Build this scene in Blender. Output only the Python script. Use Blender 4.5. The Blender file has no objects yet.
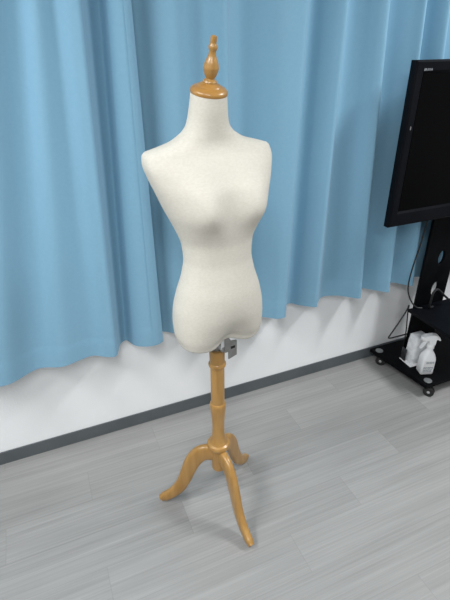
import bpy, bmesh, math, random
from mathutils import Vector, Matrix
random.seed(7)
C = bpy.context.scene.collection
PI = math.pi

# ------------------------------------------------------------------ camera
H = 1.5
PITCH, ROLL, YAW = 0.5109, -0.0131, 0.3906
cam = bpy.data.cameras.new('camera')
cam.sensor_fit = 'VERTICAL'; cam.sensor_height = 24.0; cam.sensor_width = 18.0
cam.lens = 450 / 600 * 24.0
cam.clip_start = 0.02
co = bpy.data.objects.new('camera', cam); C.objects.link(co)
_fw = Vector((math.sin(YAW)*math.cos(PITCH), math.cos(YAW)*math.cos(PITCH), -math.sin(PITCH)))
_rt = Vector((math.cos(YAW), -math.sin(YAW), 0)); _up = _rt.cross(_fw)
_r = _rt*math.cos(ROLL) + _up*math.sin(ROLL); _u = -_rt*math.sin(ROLL) + _up*math.cos(ROLL)
M3 = Matrix((_r, _u, -_fw)).transposed()
co.matrix_world = Matrix.Translation((0, 0, H)) @ M3.to_4x4()
bpy.context.scene.camera = co

# ------------------------------------------------------------------ light
CEIL = 2.45
w = bpy.data.worlds.new('world'); bpy.context.scene.world = w; w.use_nodes = True
w.node_tree.nodes['Background'].inputs[0].default_value = (0.94, 0.97, 1.0, 1)
w.node_tree.nodes['Background'].inputs[1].default_value = 0.45
def area(name, loc, sx, sy, power, col=(0.98, 0.99, 1.0), rz=0):
    l = bpy.data.lights.new(name, 'AREA'); l.shape = 'RECTANGLE'; l.size = sx; l.size_y = sy
    l.energy = power; l.color = col
    o = bpy.data.objects.new(name, l); C.objects.link(o); o.location = loc; o.rotation_euler = (0, 0, rz)
    return o
area('ceiling_lamp_right', (1.95, 0.50, CEIL-.03), 0.30, 0.62, 42)
area('ceiling_lamp_middle', (-0.25, -0.75, CEIL-.03), 0.30, 1.25, 41)
area('ceiling_lamp_left', (-1.0, 0.62, CEIL-.03), 0.30, 1.10, 42)
vs = bpy.context.scene.view_settings
vs.view_transform = 'Standard'; vs.look = 'None'; vs.gamma = 1.0; vs.use_curve_mapping = False
vs.exposure = 0.0

# ------------------------------------------------------------------ helpers
def obj(name, bm, m, parent=None, smooth=True, angle=35):
    me = bpy.data.meshes.new(name)
    bmesh.ops.recalc_face_normals(bm, faces=bm.faces)
    bm.to_mesh(me); bm.free()
    if smooth:
        me.polygons.foreach_set('use_smooth', [True]*len(me.polygons))
        me.set_sharp_from_angle(angle=math.radians(angle))
    o = bpy.data.objects.new(name, me); C.objects.link(o)
    if m: me.materials.append(m)
    if parent: o.parent = parent
    return o
def thing(name, label, cat, loc=(0, 0, 0), rz=0, group=None):
    o = bpy.data.objects.new(name, None); C.objects.link(o)
    o.location = loc; o.rotation_euler = (0, 0, rz); o.empty_display_size = .05
    o['label'] = label; o['category'] = cat
    if group: o['group'] = group
    return o
def tag(o, label, cat, group=None):
    o['label'] = label; o['category'] = cat
    if group: o['group'] = group
    return o
def structure(o): o['kind'] = 'structure'; return o
def box(bm, x0, x1, y0, y1, z0, z1, bev=0.0, seg=2):
    r = bmesh.ops.create_cube(bm, size=1.0)
    vsx = r['verts']
    for v in vsx:
        v.co = Vector((x0 if v.co.x < 0 else x1, y0 if v.co.y < 0 else y1, z0 if v.co.z < 0 else z1))
    if bev:
        es = list({e for v in vsx for e in v.link_edges})
        bmesh.ops.bevel(bm, geom=es, offset=bev, segments=seg, affect='EDGES', profile=.5)
    return bm
def lathe(bm, prof, n=40, cx=0, cy=0, cap=True):
    rings = []
    for r, z in prof:
        rings.append([bm.verts.new((cx+r*math.cos(2*PI*k/n), cy+r*math.sin(2*PI*k/n), z)) for k in range(n)])
    for a, b in zip(rings[:-1], rings[1:]):
        for k in range(n): bm.faces.new((a[k], a[(k+1) % n], b[(k+1) % n], b[k]))
    if cap:
        bm.faces.new(rings[0][::-1]); bm.faces.new(rings[-1])
    return bm
def spline(pts, per=8):
    P = [Vector(p) for p in pts]; out = []
    for i in range(len(P)-1):
        p0 = P[max(i-1, 0)]; p1 = P[i]; p2 = P[i+1]; p3 = P[min(i+2, len(P)-1)]
        for k in range(per):
            t = k/per
            out.append(.5*((2*p1)+(p2-p0)*t+(2*p0-5*p1+4*p2-p3)*t*t+(3*p1-p0-3*p2+p3)*t**3))
    out.append(P[-1]); return out
def tube(bm, pts, r, n=10, per=8):
    P = spline(pts, per); rings = []
    up = Vector((0, 0, 1)); prev = None
    for i, p in enumerate(P):
        t = (P[min(i+1, len(P)-1)]-P[max(i-1, 0)]).normalized()
        s = prev if prev else (t.cross(up) if abs(t.z) < .95 else t.cross(Vector((1, 0, 0))))
        s = (s - t*s.dot(t)).normalized(); prev = s; q = t.cross(s)
        rr = r(i/(len(P)-1)) if callable(r) else r
        rings.append([bm.verts.new(p+(s*math.cos(2*PI*k/n)+q*math.sin(2*PI*k/n))*rr) for k in range(n)])
    for a, b in zip(rings[:-1], rings[1:]):
        for k in range(n): bm.faces.new((a[k], a[(k+1) % n], b[(k+1) % n], b[k]))
    bm.faces.new(rings[0][::-1]); bm.faces.new(rings[-1]); return bm
def prism(bm, poly, z0, z1, axis='z'):
    def P(a, b, c):
        return {'z': (a, b, c), 'y': (a, c, b), 'x': (c, a, b)}[axis]
    lo = [bm.verts.new(P(a, b, z0)) for a, b in poly]; hi = [bm.verts.new(P(a, b, z1)) for a, b in poly]
    n = len(poly)
    bm.faces.new(lo[::-1]); bm.faces.new(hi)
    for k in range(n): bm.faces.new((lo[k], lo[(k+1) % n], hi[(k+1) % n], hi[k]))
    return bm
def bevel_all(bm, off, seg=2, ang=30):
    es = [e for e in bm.edges if len(e.link_faces) == 2 and e.calc_face_angle(0) > math.radians(ang)]
    bmesh.ops.bevel(bm, geom=es, offset=off, segments=seg, affect='EDGES', profile=.5)
    return bm

# ------------------------------------------------------------------ materials
def mat(name, col, rough=.5, metal=0.0, spec=.5):
    m = bpy.data.materials.new(name); m.use_nodes = True
    b = m.node_tree.nodes['Principled BSDF']
    b.inputs['Base Color'].default_value = (*col, 1); b.inputs['Roughness'].default_value = rough
    b.inputs['Metallic'].default_value = metal; b.inputs['Specular IOR Level'].default_value = spec
    return m
def nd(m, t, **kw):
    n = m.node_tree.nodes.new(t)
    for k, v in kw.items(): setattr(n, k, v)
    return n
def lk(m, a, b): m.node_tree.links.new(a, b)
def bsdf(m): return m.node_tree.nodes['Principled BSDF']
def noisy(m, colA, colB, scale=(20, 20, 20), nscale=1.0, detail=4, bump=0.0, bscale=None, coord='Object'):
    """base colour mottled between two colours by object-space noise, optional bump"""
    tc = nd(m, 'ShaderNodeTexCoord'); mp = nd(m, 'ShaderNodeMapping'); mp.inputs['Scale'].default_value = scale
    lk(m, tc.outputs[coord], mp.inputs['Vector'])
    nz = nd(m, 'ShaderNodeTexNoise'); nz.inputs['Scale'].default_value = nscale; nz.inputs['Detail'].default_value = detail
    lk(m, mp.outputs[0], nz.inputs['Vector'])
    cr = nd(m, 'ShaderNodeValToRGB'); cr.color_ramp.elements[0].color = (*colA, 1); cr.color_ramp.elements[1].color = (*colB, 1)
    cr.color_ramp.elements[0].position = .3; cr.color_ramp.elements[1].position = .7
    lk(m, nz.outputs['Fac'], cr.inputs[0]); lk(m, cr.outputs[0], bsdf(m).inputs['Base Color'])
    if bump:
        n2 = nd(m, 'ShaderNodeTexNoise'); n2.inputs['Scale'].default_value = bscale or 300; n2.inputs['Detail'].default_value = 3
        lk(m, tc.outputs[coord], n2.inputs['Vector'])
        bp = nd(m, 'ShaderNodeBump'); bp.inputs['Strength'].default_value = bump; bp.inputs['Distance'].default_value = .002
        lk(m, n2.outputs['Fac'], bp.inputs['Height']); lk(m, bp.outputs[0], bsdf(m).inputs['Normal'])
    return m

M_wall = noisy(mat('white_wallpaper', (.8, .8, .8), .85), (.86, .875, .88), (.89, .90, .905), (6, 6, 6), 1, 3, .35, 140)
M_ceil = mat('ceiling_white', (.85, .85, .84), .9)
M_base = noisy(mat('grey_vinyl_base', (.1, .12, .13), .45), (.082, .095, .102), (.098, .112, .119), (8, 8, 8), 1, 2)
M_curtain = noisy(mat('blue_curtain', (.2, .4, .6), .8, 0, .2), (.196, .376, .508), (.206, .388, .52), (90, 90, 90), 1, 2, .05, 900)
bsdf(M_curtain).inputs['Sheen Weight'].default_value = .15
M_linen = noisy(mat('cream_linen', (.8, .75, .66), .9, 0, .2), (.565, .535, .465), (.615, .588, .518), (130, 130, 260), 1, 4, .25, 600)
def wood(name, a, b, sc=(55, 55, 5)):
    m = mat(name, a, .33)
    noisy(m, a, b, sc, 1, 5)
    bsdf(m).inputs['Coat Weight'].default_value = .25; bsdf(m).inputs['Coat Roughness'].default_value = .2
    return m
M_wood = wood('varnished_beech', (.34, .175, .040), (.44, .248, .073))
M_wood_cap = wood('varnished_beech_cap', (.33, .158, .030), (.44, .23, .056), (6, 40, 40))
M_steel = noisy(mat('galvanised_steel', (.4, .4, .4), .45, .7), (.25, .25, .24), (.33, .33, .32), (50, 50, 50), 1, 2)
M_zinc = mat('bright_zinc', (.75, .76, .77), .4, .4)
M_hole = mat('dark_slot', (.01, .01, .01), .8)
M_gloss = noisy(mat('gloss_black_plastic', (.004, .005, .006), .4, 0, .07), (.003, .0035, .005), (.0045, .005, .0065), (9, 9, 9), 1, 2)
M_black = noisy(mat('satin_black_steel', (.003, .003, .004), .5, 0, .05), (.002, .0023, .003), (.004, .0043, .005), (15, 15, 15), 1, 2)
M_screen = mat('dark_lcd_screen', (.001, .001, .0012), .3, 0, .06)
M_rubber = mat('black_rubber', (.012, .012, .012), .6)
M_chrome = mat('chrome', (.75, .75, .76), .2, 1.0)
M_cap = mat('grey_bolt_cap', (.20, .21, .215), .35, .2)
M_cable = mat('black_cable', (.01, .01, .011), .5)
M_white = mat('white_plastic', (.90, .91, .92), .35)
M_label = mat('print_grey_blue', (.22, .28, .33), .5)
M_logo = mat('print_pale_grey', (.26, .27, .29), .4)
M_pack = noisy(mat('white_plastic_film', (.75, .76, .78), .35), (.68, .70, .72), (.90, .91, .92), (26, 26, 45), 1, 4, .5, 60)
M_tray = mat('white_card', (.82, .82, .82), .6)
M_clear = mat('smoky_acrylic', (.03, .032, .035), .25)

# floor: grey wood-look vinyl planks laid parallel to the wall
def floor_mat():
    m = mat('grey_vinyl_planks', (.4, .4, .4), .42, 0, .4)
    tc = nd(m, 'ShaderNodeTexCoord'); sep = nd(m, 'ShaderNodeSeparateXYZ'); lk(m, tc.outputs['Object'], sep.inputs[0])
    def mth(op, a, b=None, c=None):
        n = nd(m, 'ShaderNodeMath', operation=op)
        for i, v in enumerate((a, b, c)):
            if v is None: continue
            if isinstance(v, (int, float)): n.inputs[i].default_value = v
            else: lk(m, v, n.inputs[i])
        return n.outputs[0]
    PW, PL = .14, .92
    yy = mth('DIVIDE', mth('SUBTRACT', sep.outputs['Y'], .68), PW)
    row = mth('FLOOR', yy); fy = mth('FRACT', yy)
    off = mth('MULTIPLY', row, .331)
    xx = mth('SUBTRACT', mth('DIVIDE', mth('SUBTRACT', sep.outputs['X'], .575), PL), off)
    colu = mth('FLOOR', xx); fx = mth('FRACT', xx)
    cmb = nd(m, 'ShaderNodeCombineXYZ'); lk(m, row, cmb.inputs[0]); lk(m, colu, cmb.inputs[1])
    wn = nd(m, 'ShaderNodeTexWhiteNoise', noise_dimensions='2D'); lk(m, cmb.outputs[0], wn.inputs['Vector'])
    # long streaky grain, shifted per plank
    gx = mth('ADD', mth('MULTIPLY', sep.outputs['X'], 1.6), mth('MULTIPLY', wn.outputs['Value'], 37.0))
    gy = mth('MULTIPLY', sep.outputs['Y'], 150.0)
    g = nd(m, 'ShaderNodeCombineXYZ'); lk(m, gx, g.inputs[0]); lk(m, gy, g.inputs[1]); lk(m, mth('MULTIPLY', row, 3.3), g.inputs[2])
    nz = nd(m, 'ShaderNodeTexNoise'); nz.inputs['Scale'].default_value = 1; nz.inputs['Detail'].default_value = 5; nz.inputs['Roughness'].default_value = .65
    lk(m, g.outputs[0], nz.inputs['Vector'])
    g2 = nd(m, 'ShaderNodeCombineXYZ'); lk(m, mth('MULTIPLY', gx, 1.3), g2.inputs[0]); lk(m, mth('MULTIPLY', sep.outputs['Y'], 24.0), g2.inputs[1])
    n2 = nd(m, 'ShaderNodeTexNoise'); n2.inputs['Scale'].default_value = 1; n2.inputs['Detail'].default_value = 3
    lk(m, g2.outputs[0], n2.inputs['Vector'])
    v = mth('ADD', mth('MULTIPLY', mth('SUBTRACT', nz.outputs['Fac'], .5), .42), mth('MULTIPLY', mth('SUBTRACT', wn.outputs['Value'], .5), .12))
    v = mth('ADD', v, mth('MULTIPLY', mth('SUBTRACT', n2.outputs['Fac'], .5), .26))
    # fine joints
    dy = mth('MINIMUM', fy, mth('SUBTRACT', 1.0, fy)); dx = mth('MINIMUM', fx, mth('SUBTRACT', 1.0, fx))
    jy = mth('LESS_THAN', dy, .010); jx = mth('LESS_THAN', dx, .0016)
    v = mth('SUBTRACT', v, mth('MULTIPLY', mth('MAXIMUM', jy, jx), .07))
    v = mth('ADD', v, .5)
    cr = nd(m, 'ShaderNodeValToRGB'); lk(m, v, cr.inputs[0])
    e = cr.color_ramp.elements
    e[0].position = .25; e[0].color = (.182, .181, .175, 1); e[1].position = .75; e[1].color = (.38, .378, .368, 1)
    lk(m, cr.outputs[0], bsdf(m).inputs['Base Color'])
    bp = nd(m, 'ShaderNodeBump'); bp.inputs['Strength'].default_value = .12; bp.inputs['Distance'].default_value = .001
    lk(m, nz.outputs['Fac'], bp.inputs['Height']); lk(m, bp.outputs[0], bsdf(m).inputs['Normal'])
    return m
M_floor = floor_mat()

# ------------------------------------------------------------------ room shell
WY = 1.565
X0, X1, Y0 = -3.2, 4.2, -3.0
structure(obj('floor', box(bmesh.new(), X0, X1, Y0, WY, -.05, 0), M_floor, smooth=False))
structure(obj('wall_back', box(bmesh.new(), X0, X1, WY, WY+.10, -.05, CEIL+.05), M_wall, smooth=False))
structure(obj('ceiling', box(bmesh.new(), X0, X1, Y0, WY, CEIL, CEIL+.05), M_ceil, smooth=False))
structure(obj('baseboard_back', box(bmesh.new(), X0, X1, WY-.006, WY, 0, .064, .002), M_base, smooth=False))

# ------------------------------------------------------------------ curtains
ZH, ZT = .482, 1.58      # the two heights where the folds were measured
def curtain_rows(pts, z, dz_y=0.0, per=7):
    """pts: (x at upper height, x at hem, y). returns the fold line at height z"""
    t = (z-ZH)/(ZT-ZH)
    flare = 1.0 - .12*max(0, min(1.4, t))
    return spline([(xh+(xt-xh)*t, 1.487+(y-1.487)*1.48*flare, z) for xt, xh, y in pts], per)
def sheet(bm, rows, thick):
    """closed cloth sheet: rows of points, given a real thickness towards the wall"""
    front = [[bm.verts.new(p) for p in r] for r in rows]
    back = []
    for r in rows:
        b = []
        for i, p in enumerate(r):
            t = (r[min(i+1, len(r)-1)]-r[max(i-1, 0)]); n = Vector((-t.y, t.x, 0)).normalized()
            b.append(bm.verts.new(p+n*thick))
        back.append(b)
    nr, nc = len(rows), len(rows[0])
    for j in range(nr-1):
        for i in range(nc-1):
            bm.faces.new((front[j][i], front[j][i+1], front[j+1][i+1], front[j+1][i]))
            bm.faces.new((back[j][i+1], back[j][i], back[j+1][i], back[j+1][i+1]))
        bm.faces.new((front[j][0], front[j+1][0], back[j+1][0], back[j][0]))
        bm.faces.new((front[j+1][-1], front[j][-1], back[j][-1], back[j+1][-1]))
    for i in range(nc-1):
        bm.faces.new((front[0][i+1], front[0][i], back[0][i], back[0][i+1]))
        bm.faces.new((front[-1][i], front[-1][i+1], back[-1][i+1], back[-1][i]))
    return bm
def build_curtain(root, pts, hemz, side=None):
    zs = [CEIL-.001, 2.2, 1.9, 1.66, 1.5, 1.3, 1.1, .95, .8, .7, .62, .57]
    top = [curtain_rows(pts, z) for z in zs]
    o = obj('curtain_cloth', sheet(bmesh.new(), top, .0025), M_curtain, root, angle=80)
    rows = []
    for k, z in enumerate((.57, .55, .53, .51, .495, ZH)):
        r = curtain_rows(pts, z)
        if k: r = [p+Vector((0, -.0012, hemz(p.x)*((.57-z)/(.57-ZH)))) for p in r]
        rows.append(r)
    obj('bottom_hem', sheet(bmesh.new(), rows, .0045), M_curtain, root, angle=80)
LEFT = [(-.62, -1.0, 1.48), (-.45, -.78, 1.458), (-.30, -.60, 1.50), (-.20, -.46, 1.495), (-.11, -.33, 1.466), (-.04, -.235, 1.454), (.03, -.135, 1.486), (.08, -.045, 1.464), (.13, .055, 1.476), (.165, .11, 1.455), (.192, .142, 1.450),
        (.206, .157, 1.470), (.225, .174, 1.500), (.252, .197, 1.514), (.264, .209, 1.504), (.272, .222, 1.484), (.285, .247, 1.471), (.306, .283, 1.465), (.325, .315, 1.468), (.338, .337, 1.478)]
cl = thing('curtain', 'light blue curtain panel on the left, its free edge overlapping behind the shoulder', 'curtain', (0, 0, 0))
build_curtain(cl, LEFT, lambda x: .002+.008*math.sin(x*9+.7))
# stitched side hem along the free edge of the left panel
rows = []
for z in (CEIL-.002, 2.0, 1.6, 1.3, 1.0, .8, .6, .487):
    r = curtain_rows(LEFT, z)[-13:]
    rows.append([p+Vector((0, -.0022, 0)) for p in r])
obj('side_hem', sheet(bmesh.new(), rows, .002), M_curtain, cl, angle=80)
RIGHT = [(0.3, 0.24, 1.52), (0.345, 0.3, 1.522), (0.385, 0.355, 1.516), (0.42, 0.4, 1.492), (0.465, 0.46, 1.484), (0.515, 0.52, 1.503), (0.56, 0.57, 1.5), (0.595, 0.605, 1.468), (0.618, 0.625, 1.462), (0.64, 0.655, 1.484), (0.685, 0.7, 1.508),
         (0.735, 0.745, 1.497), (0.8, 0.805, 1.464), (0.855, 0.832, 1.45), (0.882, 0.864, 1.448), (0.895, 0.882, 1.462), (0.93, 0.917, 1.505), (0.955, 0.947, 1.512), (0.985, 0.972, 1.492), (1.02, 1.012, 1.468), (1.042, 1.037, 1.46), (1.056, 1.06, 1.478),
         (1.09, 1.112, 1.505), (1.14, 1.182, 1.492), (1.178, 1.237, 1.46), (1.202, 1.262, 1.45), (1.214, 1.275, 1.465), (1.24, 1.302, 1.506), (1.275, 1.332, 1.508), (1.33, 1.382, 1.474), (1.36, 1.424, 1.45), (1.374, 1.439, 1.47), (1.398, 1.462, 1.508),
         (1.43, 1.512, 1.5), (1.475, 1.572, 1.455), (1.489, 1.592, 1.475), (1.51, 1.617, 1.507), (1.56, 1.672, 1.498), (1.62, 1.742, 1.46), (1.64, 1.772, 1.5), (1.7, 1.842, 1.498), (1.76, 1.922, 1.46), (1.79, 1.952, 1.5), (1.9, 2.082, 1.462), (2, 2.182, 1.5), (2.15, 2.302, 1.462), (2.25, 2.402, 1.49)]
cr_ = thing('curtain', 'light blue curtain panel behind the dress form and the television', 'curtain', (0, 0, 0))
build_curtain(cr_, RIGHT, lambda x: .004+.003*math.sin(x*7))

# ------------------------------------------------------------------ dress form
NECK=math.radians(13)
# z, half width, front depth, back depth, centre y, exponent
SEC=[
(0.772,0.126,0.077,0.094,-0.015,2.5),
(0.796,0.132,0.085,0.104,-0.015,2.35),
(0.832,0.1335,0.092,0.114,-0.015,2.2),
(0.865,0.132,0.097,0.112,-0.014,2.1),
(0.920,0.121,0.094,0.098,-0.014,2.05),
(0.975,0.104,0.086,0.078,-0.012,2.0),
(1.020,0.096,0.079,0.070,-0.011,2.0),
(1.060,0.099,0.078,0.072,-0.010,2.0),
(1.100,0.112,0.082,0.080,-0.008,2.1),
(1.150,0.133,0.086,0.090,-0.002,2.3),
(1.200,0.152,0.084,0.096,0.003,2.5),
(1.235,0.164,0.072,0.092,0.010,2.8),
(1.264,0.171,0.057,0.080,0.016,3.0),
(1.285,0.168,0.046,0.066,0.022,3.1),
(1.297,0.132,0.042,0.058,0.024,2.4),
(1.306,0.099,0.042,0.056,0.026,2.3),
(1.316,0.080,0.043,0.054,0.027,2.2),
(1.327,0.064,0.044,0.052,0.027,2.1),
(1.345,0.0525,0.045,0.050,0.026,2.0),
(1.375,0.0465,0.0445,0.046,0.022,2.0),
(1.411,0.0425,0.0425,0.0425,0.018,2.0),
]
def pchip(xs,ys,x):
    n=len(xs)
    if x<=xs[0]: return ys[0]
    if x>=xs[-1]: return ys[-1]
    h=[xs[i+1]-xs[i] for i in range(n-1)]; d=[(ys[i+1]-ys[i])/h[i] for i in range(n-1)]
    m=[d[0]]+[0]*(n-2)+[d[-1]]
    for i in range(1,n-1):
        if d[i-1]*d[i]>0:
            w1=2*h[i]+h[i-1];w2=h[i]+2*h[i-1]; m[i]=(w1+w2)/(w1/d[i-1]+w2/d[i])
    i=max(k for k in range(n-1) if xs[k]<=x); t=(x-xs[i])/h[i]
    return (2*t**3-3*t**2+1)*ys[i]+(t**3-2*t**2+t)*h[i]*m[i]+(-2*t**3+3*t**2)*ys[i+1]+(t**3-t**2)*h[i]*m[i+1]
ZS=[s[0] for s in SEC]
def torso_pt(z,th):
    a,f,b,cy,n=[pchip(ZS,[s[k] for s in SEC],z) for k in range(1,6)]
    c,s=math.cos(th),math.sin(th)
    x=a*math.copysign(abs(c)**(2/n),c); d=f if s<0 else b
    y=cy+d*math.copysign(abs(s)**(2/n),s)
    if s<0:
        w=(-s)**0.8
        for sx in(-1,1):
            dx=(abs(x)-.078)/.052 if x*sx>0 else 9
            dz=(z-1.158)/(.050 if z<1.158 else .062)
            y-=.036*w*math.exp(-(dx*dx)-(dz*dz))
        # crotch hollow
        if z<.91:
            k=(.91-z)/.13
            y+=.028*min(1,k)**1.6*math.exp(-(x/.048)**2)
    else:
        if z<1.0:  # between the buttocks
            y-=.010*math.exp(-(x/.03)**2)*math.exp(-((z-.80)/.07)**2)
    # the neck leans forward towards its cut top
    k=max(0.0,min(1.0,(z-1.335)/(1.411-1.335))); al=NECK*k*k*(3-2*k)
    if al:
        d=y-cy; y=cy+d*math.cos(al); z=z+d*math.sin(al)
    return x,y,z

AX, AY = .3985, 1.0490
ROT = math.radians(8)
df = thing('dress_form', 'cream linen female dress form on a turned wooden tripod stand in front of the curtain', 'dress form', (AX, AY, 0), ROT)
# the post stands a touch out of plumb, leaning to the camera's right
lean_axis = Vector((math.sin(YAW), math.cos(YAW), 0))
LEAN = Matrix.Rotation(.0065, 4, (Matrix.Rotation(-ROT, 3, 'Z') @ lean_axis))
def leaned(o): o.matrix_local = LEAN; return o
bm = bmesh.new()
NT, NZ = 120, 130
Z0, Z1 = .772, 1.411
def bottom_lift(x, y):     # legs of the form: the underside arches up between them, fore and aft
    return .015*math.exp(-(x/.042)**2)
rings = []
for j in range(NZ+1):
    z = Z0+(Z1-Z0)*j/NZ
    ring = []
    for i in range(NT):
        th = 2*PI*i/NT
        x, y, zz = torso_pt(z, th)
        lo = max(0, 1-(z-Z0)/.07)
        zz += bottom_lift(x, y)*lo**1.5
        ring.append((x, y, zz))
    rings.append(ring)
# rounded underside
under = []
cyb = -.014
for q in range(1, 7):
    a = q/6*PI/2
    sc = 1-.13*(1-math.cos(a)); dz = -.013*math.sin(a)
    under.append([(x*sc, cyb+(y-cyb)*sc, z+dz) for x, y, z in rings[0]])
flat = []
for sc in (.6, .35, .12):
    flat.append([(x*sc, cyb+(y-cyb)*sc, Z0-.013+bottom_lift(x*sc, 0)) for x, y, z in rings[0]])
seq = flat[::-1]+under[::-1]+rings
V = [[bm.verts.new(p) for p in r] for r in seq]
for a, b in zip(V[:-1], V[1:]):
    for k in range(NT): bm.faces.new((a[k], a[(k+1) % NT], b[(k+1) % NT], b[k]))
bm.faces.new(V[0][::-1]); bm.faces.new(V[-1])
leaned(obj('torso', bm, M_linen, df, angle=60))
# neck block and finial
NX, NY = 0, .018
tilt = LEAN @ Matrix.Translation((NX, NY, 1.411)) @ Matrix.Rotation(NECK, 4, 'X') @ Matrix.Rotation(.01, 4, 'Y')
cap = obj('neck_cap', lathe(bmesh.new(), [(.038, -.003), (.0425, -.0025), (.0438, .000), (.0440, .003), (.0428, .0065), (.0385, .0105), (.0325, .0130), (.0280, .0142), (.0262, .0165), (.0240, .0178), (.0195, .0190), (.0165, .0215)], 56), M_wood_cap, df)
cap.matrix_local = tilt
prof = [(.0160, .0205), (.0165, .0235), (.0148, .0265), (.0103, .0285), (.0098, .0300), (.0112, .0320), (.0135, .036), (.0158, .042), (.0172, .048), (.0178, .0520), (.0178, .0530), (.0172, .0545), (.0164, .0595), (.0140, .066), (.0108, .0725), (.0085, .078), (.0079, .084),
        (.0081, .0865), (.0095, .089), (.0104, .0925), (.0098, .096), (.0077, .099), (.0069, .101), (.0073, .104), (.0073, .110), (.0066, .114), (.003, .116)]
fin = obj('finial', lathe(bmesh.new(), prof, 40), M_wood, df); fin.matrix_local = tilt
# pole
prof = [(.0215, .183), (.0245, .186), (.0255, .193), (.0255, .285), (.026, .293)]
leaned(obj('hub', lathe(bmesh.new(), prof, 40), M_wood, df))
prof = [(.030, .288), (.0375, .291), (.0402, .297), (.0402, .303), (.0375, .309), (.031, .3125), (.029, .317), (.0265, .323), (.0238, .334), (.0215, .35), (.0205, .375), (.0212, .41), (.0240, .445), (.0260, .468), (.0264, .480), (.0254, .487), (.0222, .491), (.0220, .50), (.0222, .56), (.0224, .632), (.0226, .637), (.0268, .6405), (.0280, .645), (.0270, .650), (.0238, .6535), (.0238, .697), (.0225, .700)]
leaned(obj('pole', lathe(bmesh.new(), prof, 40), M_wood, df))
# dark bore and inner rod rising into the body
leaned(obj('inner_rod', lathe(bmesh.new(), [(.0125, .60), (.0125, .775)], 24), M_steel, df))
# height lock: bent steel plate with a slot, fixed to the rod under the body
br = obj('lock_bracket', bevel_all(prism(bmesh.new(), [(-.004, .722), (-.004, .772), (.008, .772), (.017, .757), (.036, .753), (.036, .702), (.008, .695), (.008, .722)], -.056, -.052, 'y'), .0012, 2), M_steel, df, angle=30)
br.matrix_local = LEAN
s = obj('slot', box(bmesh.new(), .015, .030, -.0568, -.054, .729, .738, .001), M_hole, br)
t2 = obj('bracket_tab', bevel_all(prism(bmesh.new(), [(-.014, .734), (-.014, .790), (.003, .790), (.003, .734)], -.051, -.0475, 'y'), .001), M_zinc, br)
sp = obj('clamp_strap', box(bmesh.new(), -.012, .002, -.052, .0, .724, .740, .001), M_steel, br)
# three S-curved legs
def leg(ang):
    # r, z centreline in the leg's vertical plane; depth (in plane) and width (across)
    P = spline([(.018, .256, 0), (.040, .259, 0), (.066, .248, 0), (.091, .215, 0), (.111, .165, 0), (.130, .112, 0), (.155, .068, 0), (.187, .037, 0), (.221, .0165, 0)], 7)
    bm = bmesh.new(); rings = []; n = len(P)
    for i, p in enumerate(P):
        u = i/(n-1)
        t = (P[min(i+1, n-1)]-P[max(i-1, 0)]).normalized(); nrm = Vector((-t.y, t.x))
        d = (.033 if u < .2 else .033-.010*min(1, (u-.2)/.45)); d = d if u < .7 else .023-.007*((u-.7)/.3)
        d = max(d, .012); wdt = .0140-.0015*u
        if u > .96: d *= .8; wdt *= .8
        ring = []
        for k in range(16):
            a = 2*PI*k/16; cx = math.copysign(abs(math.cos(a))**.55, math.cos(a)); sx = math.copysign(abs(math.sin(a))**.55, math.sin(a))
            rr = p.x+nrm.x*d*sx; zz = max(0.0005, p.y+nrm.y*d*sx); yy = wdt*cx
            ring.append(bm.verts.new((rr*math.cos(ang)-yy*math.sin(ang), rr*math.sin(ang)+yy*math.cos(ang), zz)))
        rings.append(ring)
    for a, b in zip(rings[:-1], rings[1:]):
        for k in range(16): bm.faces.new((a[k], a[(k+1) % 16], b[(k+1) % 16], b[k]))
    bm.faces.new(rings[0][::-1]); bm.faces.new(rings[-1])
    return bm
for deg in (157.4, 277.4, 37.4):
    obj('leg', leg(math.radians(deg)-ROT), M_wood, df, angle=45)

# ------------------------------------------------------------------ TV stand
ts = thing('television_stand', 'black rolling television stand with a drilled post, shelf and base on castors', 'television stand', (1.70, 1.36, 0))
def L(x, y): return (x-1.70, y-1.36)
ZB0, ZB1 = .063, .081
poly = [L(1.470, 1.530), L(1.520, 1.176), L(2.05, 1.176), L(2.09, 1.530)]
bm = prism(bmesh.new(), poly[::-1], ZB0, ZB1); bevel_all(bm, .004)
obj('base', bm, M_black, ts, angle=30)
def caster(x, y, rz, parent):
    WR, TR = .0255, -.016      # wheel radius, trail of the axle behind the swivel
    c = obj('castor', lathe(bmesh.new(), [(.021, .053), (.021, .0625), (.012, .0630)], 20), M_rubber, parent)
    bm = bmesh.new()
    for s in (-1, 1):
        prism(bm, [(TR-.009, WR-.004), (TR+.009, WR-.004), (.018, .050), (.014, .053), (-.018, .053), (TR-.016, .044)], s*.0035, s*.0015, 'y')
    box(bm, -.020, .018, -.0155, .0155, .050, .054)
    obj('fork', bm, M_rubber, c, smooth=False)
    for s in (-1, 1):          # twin wheels with bright hubs
        m = bmesh.new(); lathe(m, [(.018, -.0045), (.0245, -.004), (WR, -.001), (WR, .001), (.0245, .004), (.018, .0045)], 28)
        for v in m.verts: v.co = Vector((v.co.x+TR, v.co.z+s*.0095, v.co.y+WR))
        wl = obj('wheel', m, M_rubber, c)
        h = bmesh.new(); lathe(h, [(.0065, -.0006), (.0075, 0), (.0065, .0006)], 20)
        for v in h.verts: v.co = Vector((v.co.x+TR, v.co.z+s*.0142, v.co.y+WR))
        obj('wheel_hub', h, M_chrome, wl)
    c.location = (x-1.70, y-1.36, 0); c.rotation_euler = (0, 0, rz)
    return c
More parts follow.
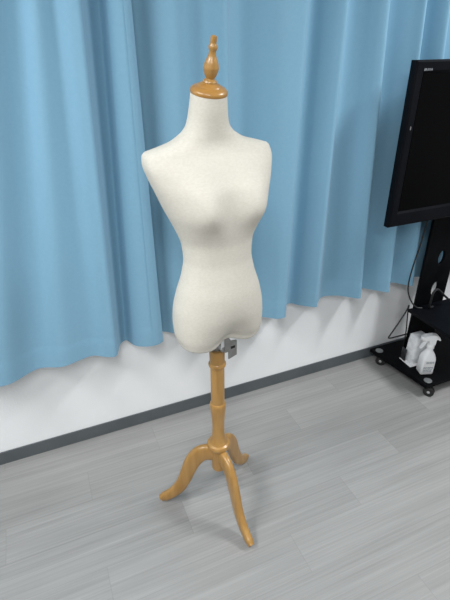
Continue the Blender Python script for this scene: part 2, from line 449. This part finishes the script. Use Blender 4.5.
for x, y, r in ((1.502, 1.496, 2.2), (1.553, 1.204, 2.15), (2.02, 1.204, .5), (2.05, 1.496, .9)):
    caster(x, y, r, ts)
    cp = obj('bolt_cap', lathe(bmesh.new(), [(.019, 0), (.019, .003), (.016, .0045), (.006, .005)], 28), M_cap, ts)
    cp.location = (x-1.70, y-1.36, ZB1)
# post with oval cable holes: an extruded outline
def plate_with_holes(name, outline, holes, depth, m, parent):
    cu = bpy.data.curves.new(name, 'CURVE'); cu.dimensions = '2D'; cu.fill_mode = 'BOTH'; cu.extrude = depth/2; cu.bevel_depth = .0015; cu.bevel_resolution = 1
    for pts in [outline]+holes:
        s = cu.splines.new('POLY'); s.points.add(len(pts)-1); s.use_cyclic_u = True
        for q, (a, b) in zip(s.points, pts): q.co = (a, b, 0, 1)
    tmp = bpy.data.objects.new('tmp', cu)
    C.objects.link(tmp)
    dg = bpy.context.evaluated_depsgraph_get(); me = bpy.data.meshes.new_from_object(tmp.evaluated_get(dg))
    bpy.data.objects.remove(tmp); bpy.data.curves.remove(cu)
    me.name = name; me.materials.clear(); me.materials.append(m)
    o = bpy.data.objects.new(name, me); C.objects.link(o); o.parent = parent
    o.rotation_euler = (PI/2, 0, 0)
    return o
def oval(cx, cz, a, b, n=28): return [(cx+a*math.cos(2*PI*k/n), cz+b*math.sin(2*PI*k/n)) for k in range(n)]
PXc = -.042
post = plate_with_holes('post', [(PXc-.087, ZB1), (PXc+.087, ZB1), (PXc+.087, 1.30), (PXc-.087, 1.30)],
    [oval(PXc+.010, .635, .021, .037), oval(PXc+.014, .470, .022, .040)], .012, M_black, ts)
post.location = (0, 1.397-1.36, 0)
obj('shelf', bevel_all(prism(bmesh.new(), [L(1.525, 1.385), L(1.525, 1.125), L(2.0, 1.125), L(2.0, 1.385)][::-1], .378, .394), .003), M_gloss, ts, angle=30)
obj('shelf_bracket', bevel_all(prism(bmesh.new(), [L(1.60, 1.387), L(1.60, 1.20), L(1.84, 1.20), L(1.84, 1.387)][::-1], .340, .378), .004), M_black, ts, angle=30)
obj('television_mount', box(bmesh.new(), -.16, .17, .019, .029, 1.02, 1.30, .003), M_black, ts, angle=30)

# ------------------------------------------------------------------ television
TX0, TX1, TZ0, TZ1, TY = 1.247, 2.242, .868, 1.457, 1.315
tv = thing('television', 'large black flat television mounted on the stand post beside the curtain', 'television', ((TX0+TX1)/2, TY, TZ0))
hw = (TX1-TX0)/2; hh = TZ1-TZ0
bm = bmesh.new()
BW, BT, BB = .040, .040, .062
# bezel frame, front face sloping in to the screen
def rect(x0, x1, z0, z1, y): return [(x0, y, z0), (x1, y, z0), (x1, y, z1), (x0, y, z1)]
loops = [rect(-hw, hw, 0, hh, .030), rect(-hw, hw, 0, hh, .006), rect(-hw+.006, hw-.006, .006, hh-.006, .0), rect(-hw+BW-.008, hw-BW+.008, BB-.010, hh-BT+.008, .001), rect(-hw+BW, hw-BW, BB, hh-BT, .008)]
Vv = [[bm.verts.new(p) for p in l] for l in loops]
for a, b in zip(Vv[:-1], Vv[1:]):
    for k in range(4): bm.faces.new((a[k], a[(k+1) % 4], b[(k+1) % 4], b[k]))
bm.faces.new(Vv[0][::-1])
bm.faces.new(Vv[-1])
obj('bezel', bm, M_gloss, tv, smooth=False)
obj('screen', box(bmesh.new(), -hw+BW, hw-BW, .0065, .008, BB, hh-BT), M_screen, tv, smooth=False)
bk = box(bmesh.new(), -hw+.05, hw-.05, .030, .062, .05, hh-.05, .012)
obj('back_cover', bk, M_gloss, tv, angle=30)
obj('power_lamp', box(bmesh.new(), -hw+.018, -hw+.022, -.0008, .001, hh-.222, hh-.210), M_steel, tv, smooth=False)
def text_mesh(name, s, size, m, parent, loc, rot, ext=.0003):
    cu = bpy.data.curves.new(name, 'FONT'); cu.body = s; cu.size = size; cu.extrude = ext; cu.align_x = 'LEFT'; cu.resolution_u = 2
    tmp = bpy.data.objects.new('tmp', cu); C.objects.link(tmp)
    dg = bpy.context.evaluated_depsgraph_get(); me = bpy.data.meshes.new_from_object(tmp.evaluated_get(dg))
    bpy.data.objects.remove(tmp); bpy.data.curves.remove(cu)
    me.name = name; me.materials.clear(); me.materials.append(m)
    o = bpy.data.objects.new(name, me); C.objects.link(o); o.parent = parent; o.location = loc; o.rotation_euler = rot
    return o
text_mesh('brand_lettering', 'BRAVIA', .0112, M_logo, tv, (-hw+.034, -.0004, hh-.033), (PI/2, 0, 0))

# ------------------------------------------------------------------ cables
def cable(label, pts, r):
    o = obj('power_cable', tube(bmesh.new(), pts, r), M_cable); tag(o, label, 'cable')
cable('thin black cable hanging from the television down to the shelf corner', [(1.552, 1.40, .93), (1.537, 1.40, .81), (1.527, 1.40, .713), (1.515, 1.40, .645), (1.506, 1.40, .56), (1.512, 1.40, .49), (1.540, 1.395, .43), (1.560, 1.375, .401), (1.585, 1.362, .3978)], .0034)
cable('black cord looping out to the left from under the shelf corner', [(1.566, 1.425, .385), (1.560, 1.43, .345), (1.525, 1.43, .285), (1.490, 1.43, .230), (1.480, 1.43, .212), (1.500, 1.43, .205), (1.535, 1.43, .204), (1.595, 1.43, .203), (1.64, 1.427, .203)], .0036)
cable('black cord dropping straight from the shelf corner behind the white pack', [(1.572, 1.430, .376), (1.578, 1.432, .32), (1.590, 1.432, .24), (1.600, 1.435, .16), (1.615, 1.44, .10), (1.64, 1.44, .0845)], .0032)
cable('looped black cord in front of the lower post hole', [(1.640, 1.350, .3995), (1.612, 1.345, .405), (1.606, 1.34, .445), (1.609, 1.34, .485), (1.628, 1.34, .500), (1.655, 1.34, .482), (1.694, 1.335, .447), (1.735, 1.33, .417), (1.80, 1.30, .3995)], .0055)

# ------------------------------------------------------------------ things on the base
# spray bottle
BX, BY = 1.591, 1.268
sb = thing('spray_bottle', 'white trigger spray bottle with grey printed label on the base of the television stand', 'spray bottle', (BX, BY, ZB1), math.radians(-19))
def rrect(w_, d_, r_, z, n=5):
    out = []
    for (sx, sy, a0) in ((1, 1, 0), (-1, 1, PI/2), (-1, -1, PI), (1, -1, 3*PI/2)):
        for k in range(n+1):
            a = a0+k/n*PI/2; out.append((sx*(w_-r_)+r_*math.cos(a), sy*(d_-r_)+r_*math.sin(a), z))
    return out
bm = bmesh.new()
lev = [(.030, .024, .008, 0), (.033, .027, .010, .004), (.033, .027, .010, .080), (.032, .026, .012, .094), (.027, .023, .014, .110), (.019, .017, .014, .125), (.0145, .0145, .0140, .134), (.0140, .0140, .0135, .146)]
Vv = [[bm.verts.new(p) for p in rrect(*l)] for l in lev]
n = len(Vv[0])
for a, b in zip(Vv[:-1], Vv[1:]):
    for k in range(n): bm.faces.new((a[k], a[(k+1) % n], b[(k+1) % n], b[k]))
bm.faces.new(Vv[0][::-1]); bm.faces.new(Vv[-1])
obj('bottle_body', bm, M_white, sb, angle=40)
obj('collar', lathe(bmesh.new(), [(.0165, .142), (.0175, .144), (.0175, .166), (.016, .169)], 24), M_white, sb)
head = prism(bmesh.new(), [(-.046, .194), (-.046, .212), (-.032, .218), (.0, .221), (.018, .217), (.030, .207), (.037, .192), (.033, .189), (.022, .196), (.016, .194), (.015, .166), (-.015, .166), (-.016, .190)], -.013, .013, 'y')
bevel_all(head, .004, 3)
hd = obj('spray_head', head, M_white, sb, angle=40)
obj('trigger', bevel_all(prism(bmesh.new(), [(-.032, .198), (-.036, .180), (-.046, .160), (-.052, .146), (-.046, .145), (-.037, .158), (-.026, .180), (-.020, .198)], -.007, .007, 'y'), .002), M_white, hd, angle=40)
obj('nozzle', box(bmesh.new(), -.054, -.045, -.009, .009, .195, .213, .002), M_white, hd, angle=40)
lb = box(bmesh.new(), -.026, .026, -.0275, -.0268, .014, .084)
lab = obj('bottle_label', lb, M_tray, sb, smooth=False)
def glyphs(x0, x1, z0, z1, k):
    # one row of small dark printed characters
    pm = bmesh.new(); st = (x1-x0)/k
    for i in range(k):
        xa = x0+i*st
        box(pm, xa, xa+st*.22, -.0280, -.0274, z0, z1); box(pm, xa, xa+st*.75, -.0280, -.0274, z1-(z1-z0)*.28, z1)
        if i % 2: box(pm, xa, xa+st*.75, -.0280, -.0274, z0+(z1-z0)*.3, z0+(z1-z0)*.55)
        else: box(pm, xa+st*.5, xa+st*.75, -.0280, -.0274, z0, z1)
    obj('printed_line', pm, M_label, lab, smooth=False)
glyphs(-.016, .024, .066, .076, 5); glyphs(-.024, .024, .036, .046, 5); glyphs(-.024, .022, .024, .032, 6); glyphs(-.024, .020, .016, .021, 8)

# white film-wrapped pack standing in a thin tray
PX_, PY_ = 1.606, 1.358
tr = thing('tray', 'thin white-edged tray with a dark upright panel under the white pack', 'tray', (PX_, PY_, ZB1), math.radians(-3))
bm = box(bmesh.new(), -.055, .055, -.042, .042, 0, .004, .001)
obj('tray_plate', bm, M_tray, tr, angle=30)
pn = obj('side_panel', box(bmesh.new(), -.0525, -.0505, .006, .040, .004, .075, .0005), M_clear, tr, angle=30)
bm = bmesh.new(); Vv = []
lev = [(.038, .028, .010, .0045), (.041, .031, .012, .012), (.042, .032, .013, .05), (.041, .0315, .014, .10), (.0395, .030, .013, .142), (.037, .028, .012, .156), (.031, .023, .010, .1625)]
dense = []
for i in range(len(lev)-1):
    for q in range(6):
        t = q/6; dense.append([lev[i][k]+(lev[i+1][k]-lev[i][k])*t for k in range(4)])
dense.append(list(lev[-1]))
for l in dense:
    Vv.append([bm.verts.new(p) for p in rrect(*l, n=7)])
n = len(Vv[0])
for a, b in zip(Vv[:-1], Vv[1:]):
    for k in range(n): bm.faces.new((a[k], a[(k+1) % n], b[(k+1) % n], b[k]))
bm.faces.new(Vv[0][::-1]); bm.faces.new(Vv[-1])
for v in bm.verts:      # crumpled film
    if .012 < v.co.z < .165:
        v.co.x += .0016*math.sin(v.co.z*170+v.co.y*60); v.co.y += .0016*math.sin(v.co.z*140+v.co.x*75+1)
pk = obj('wrapped_pack', bm, M_pack, angle=50); pk.location = (PX_, PY_, ZB1); pk.rotation_euler = (0, 0, math.radians(-3))
tag(pk, 'white film-wrapped pack standing beside the spray bottle on the stand base', 'pack')
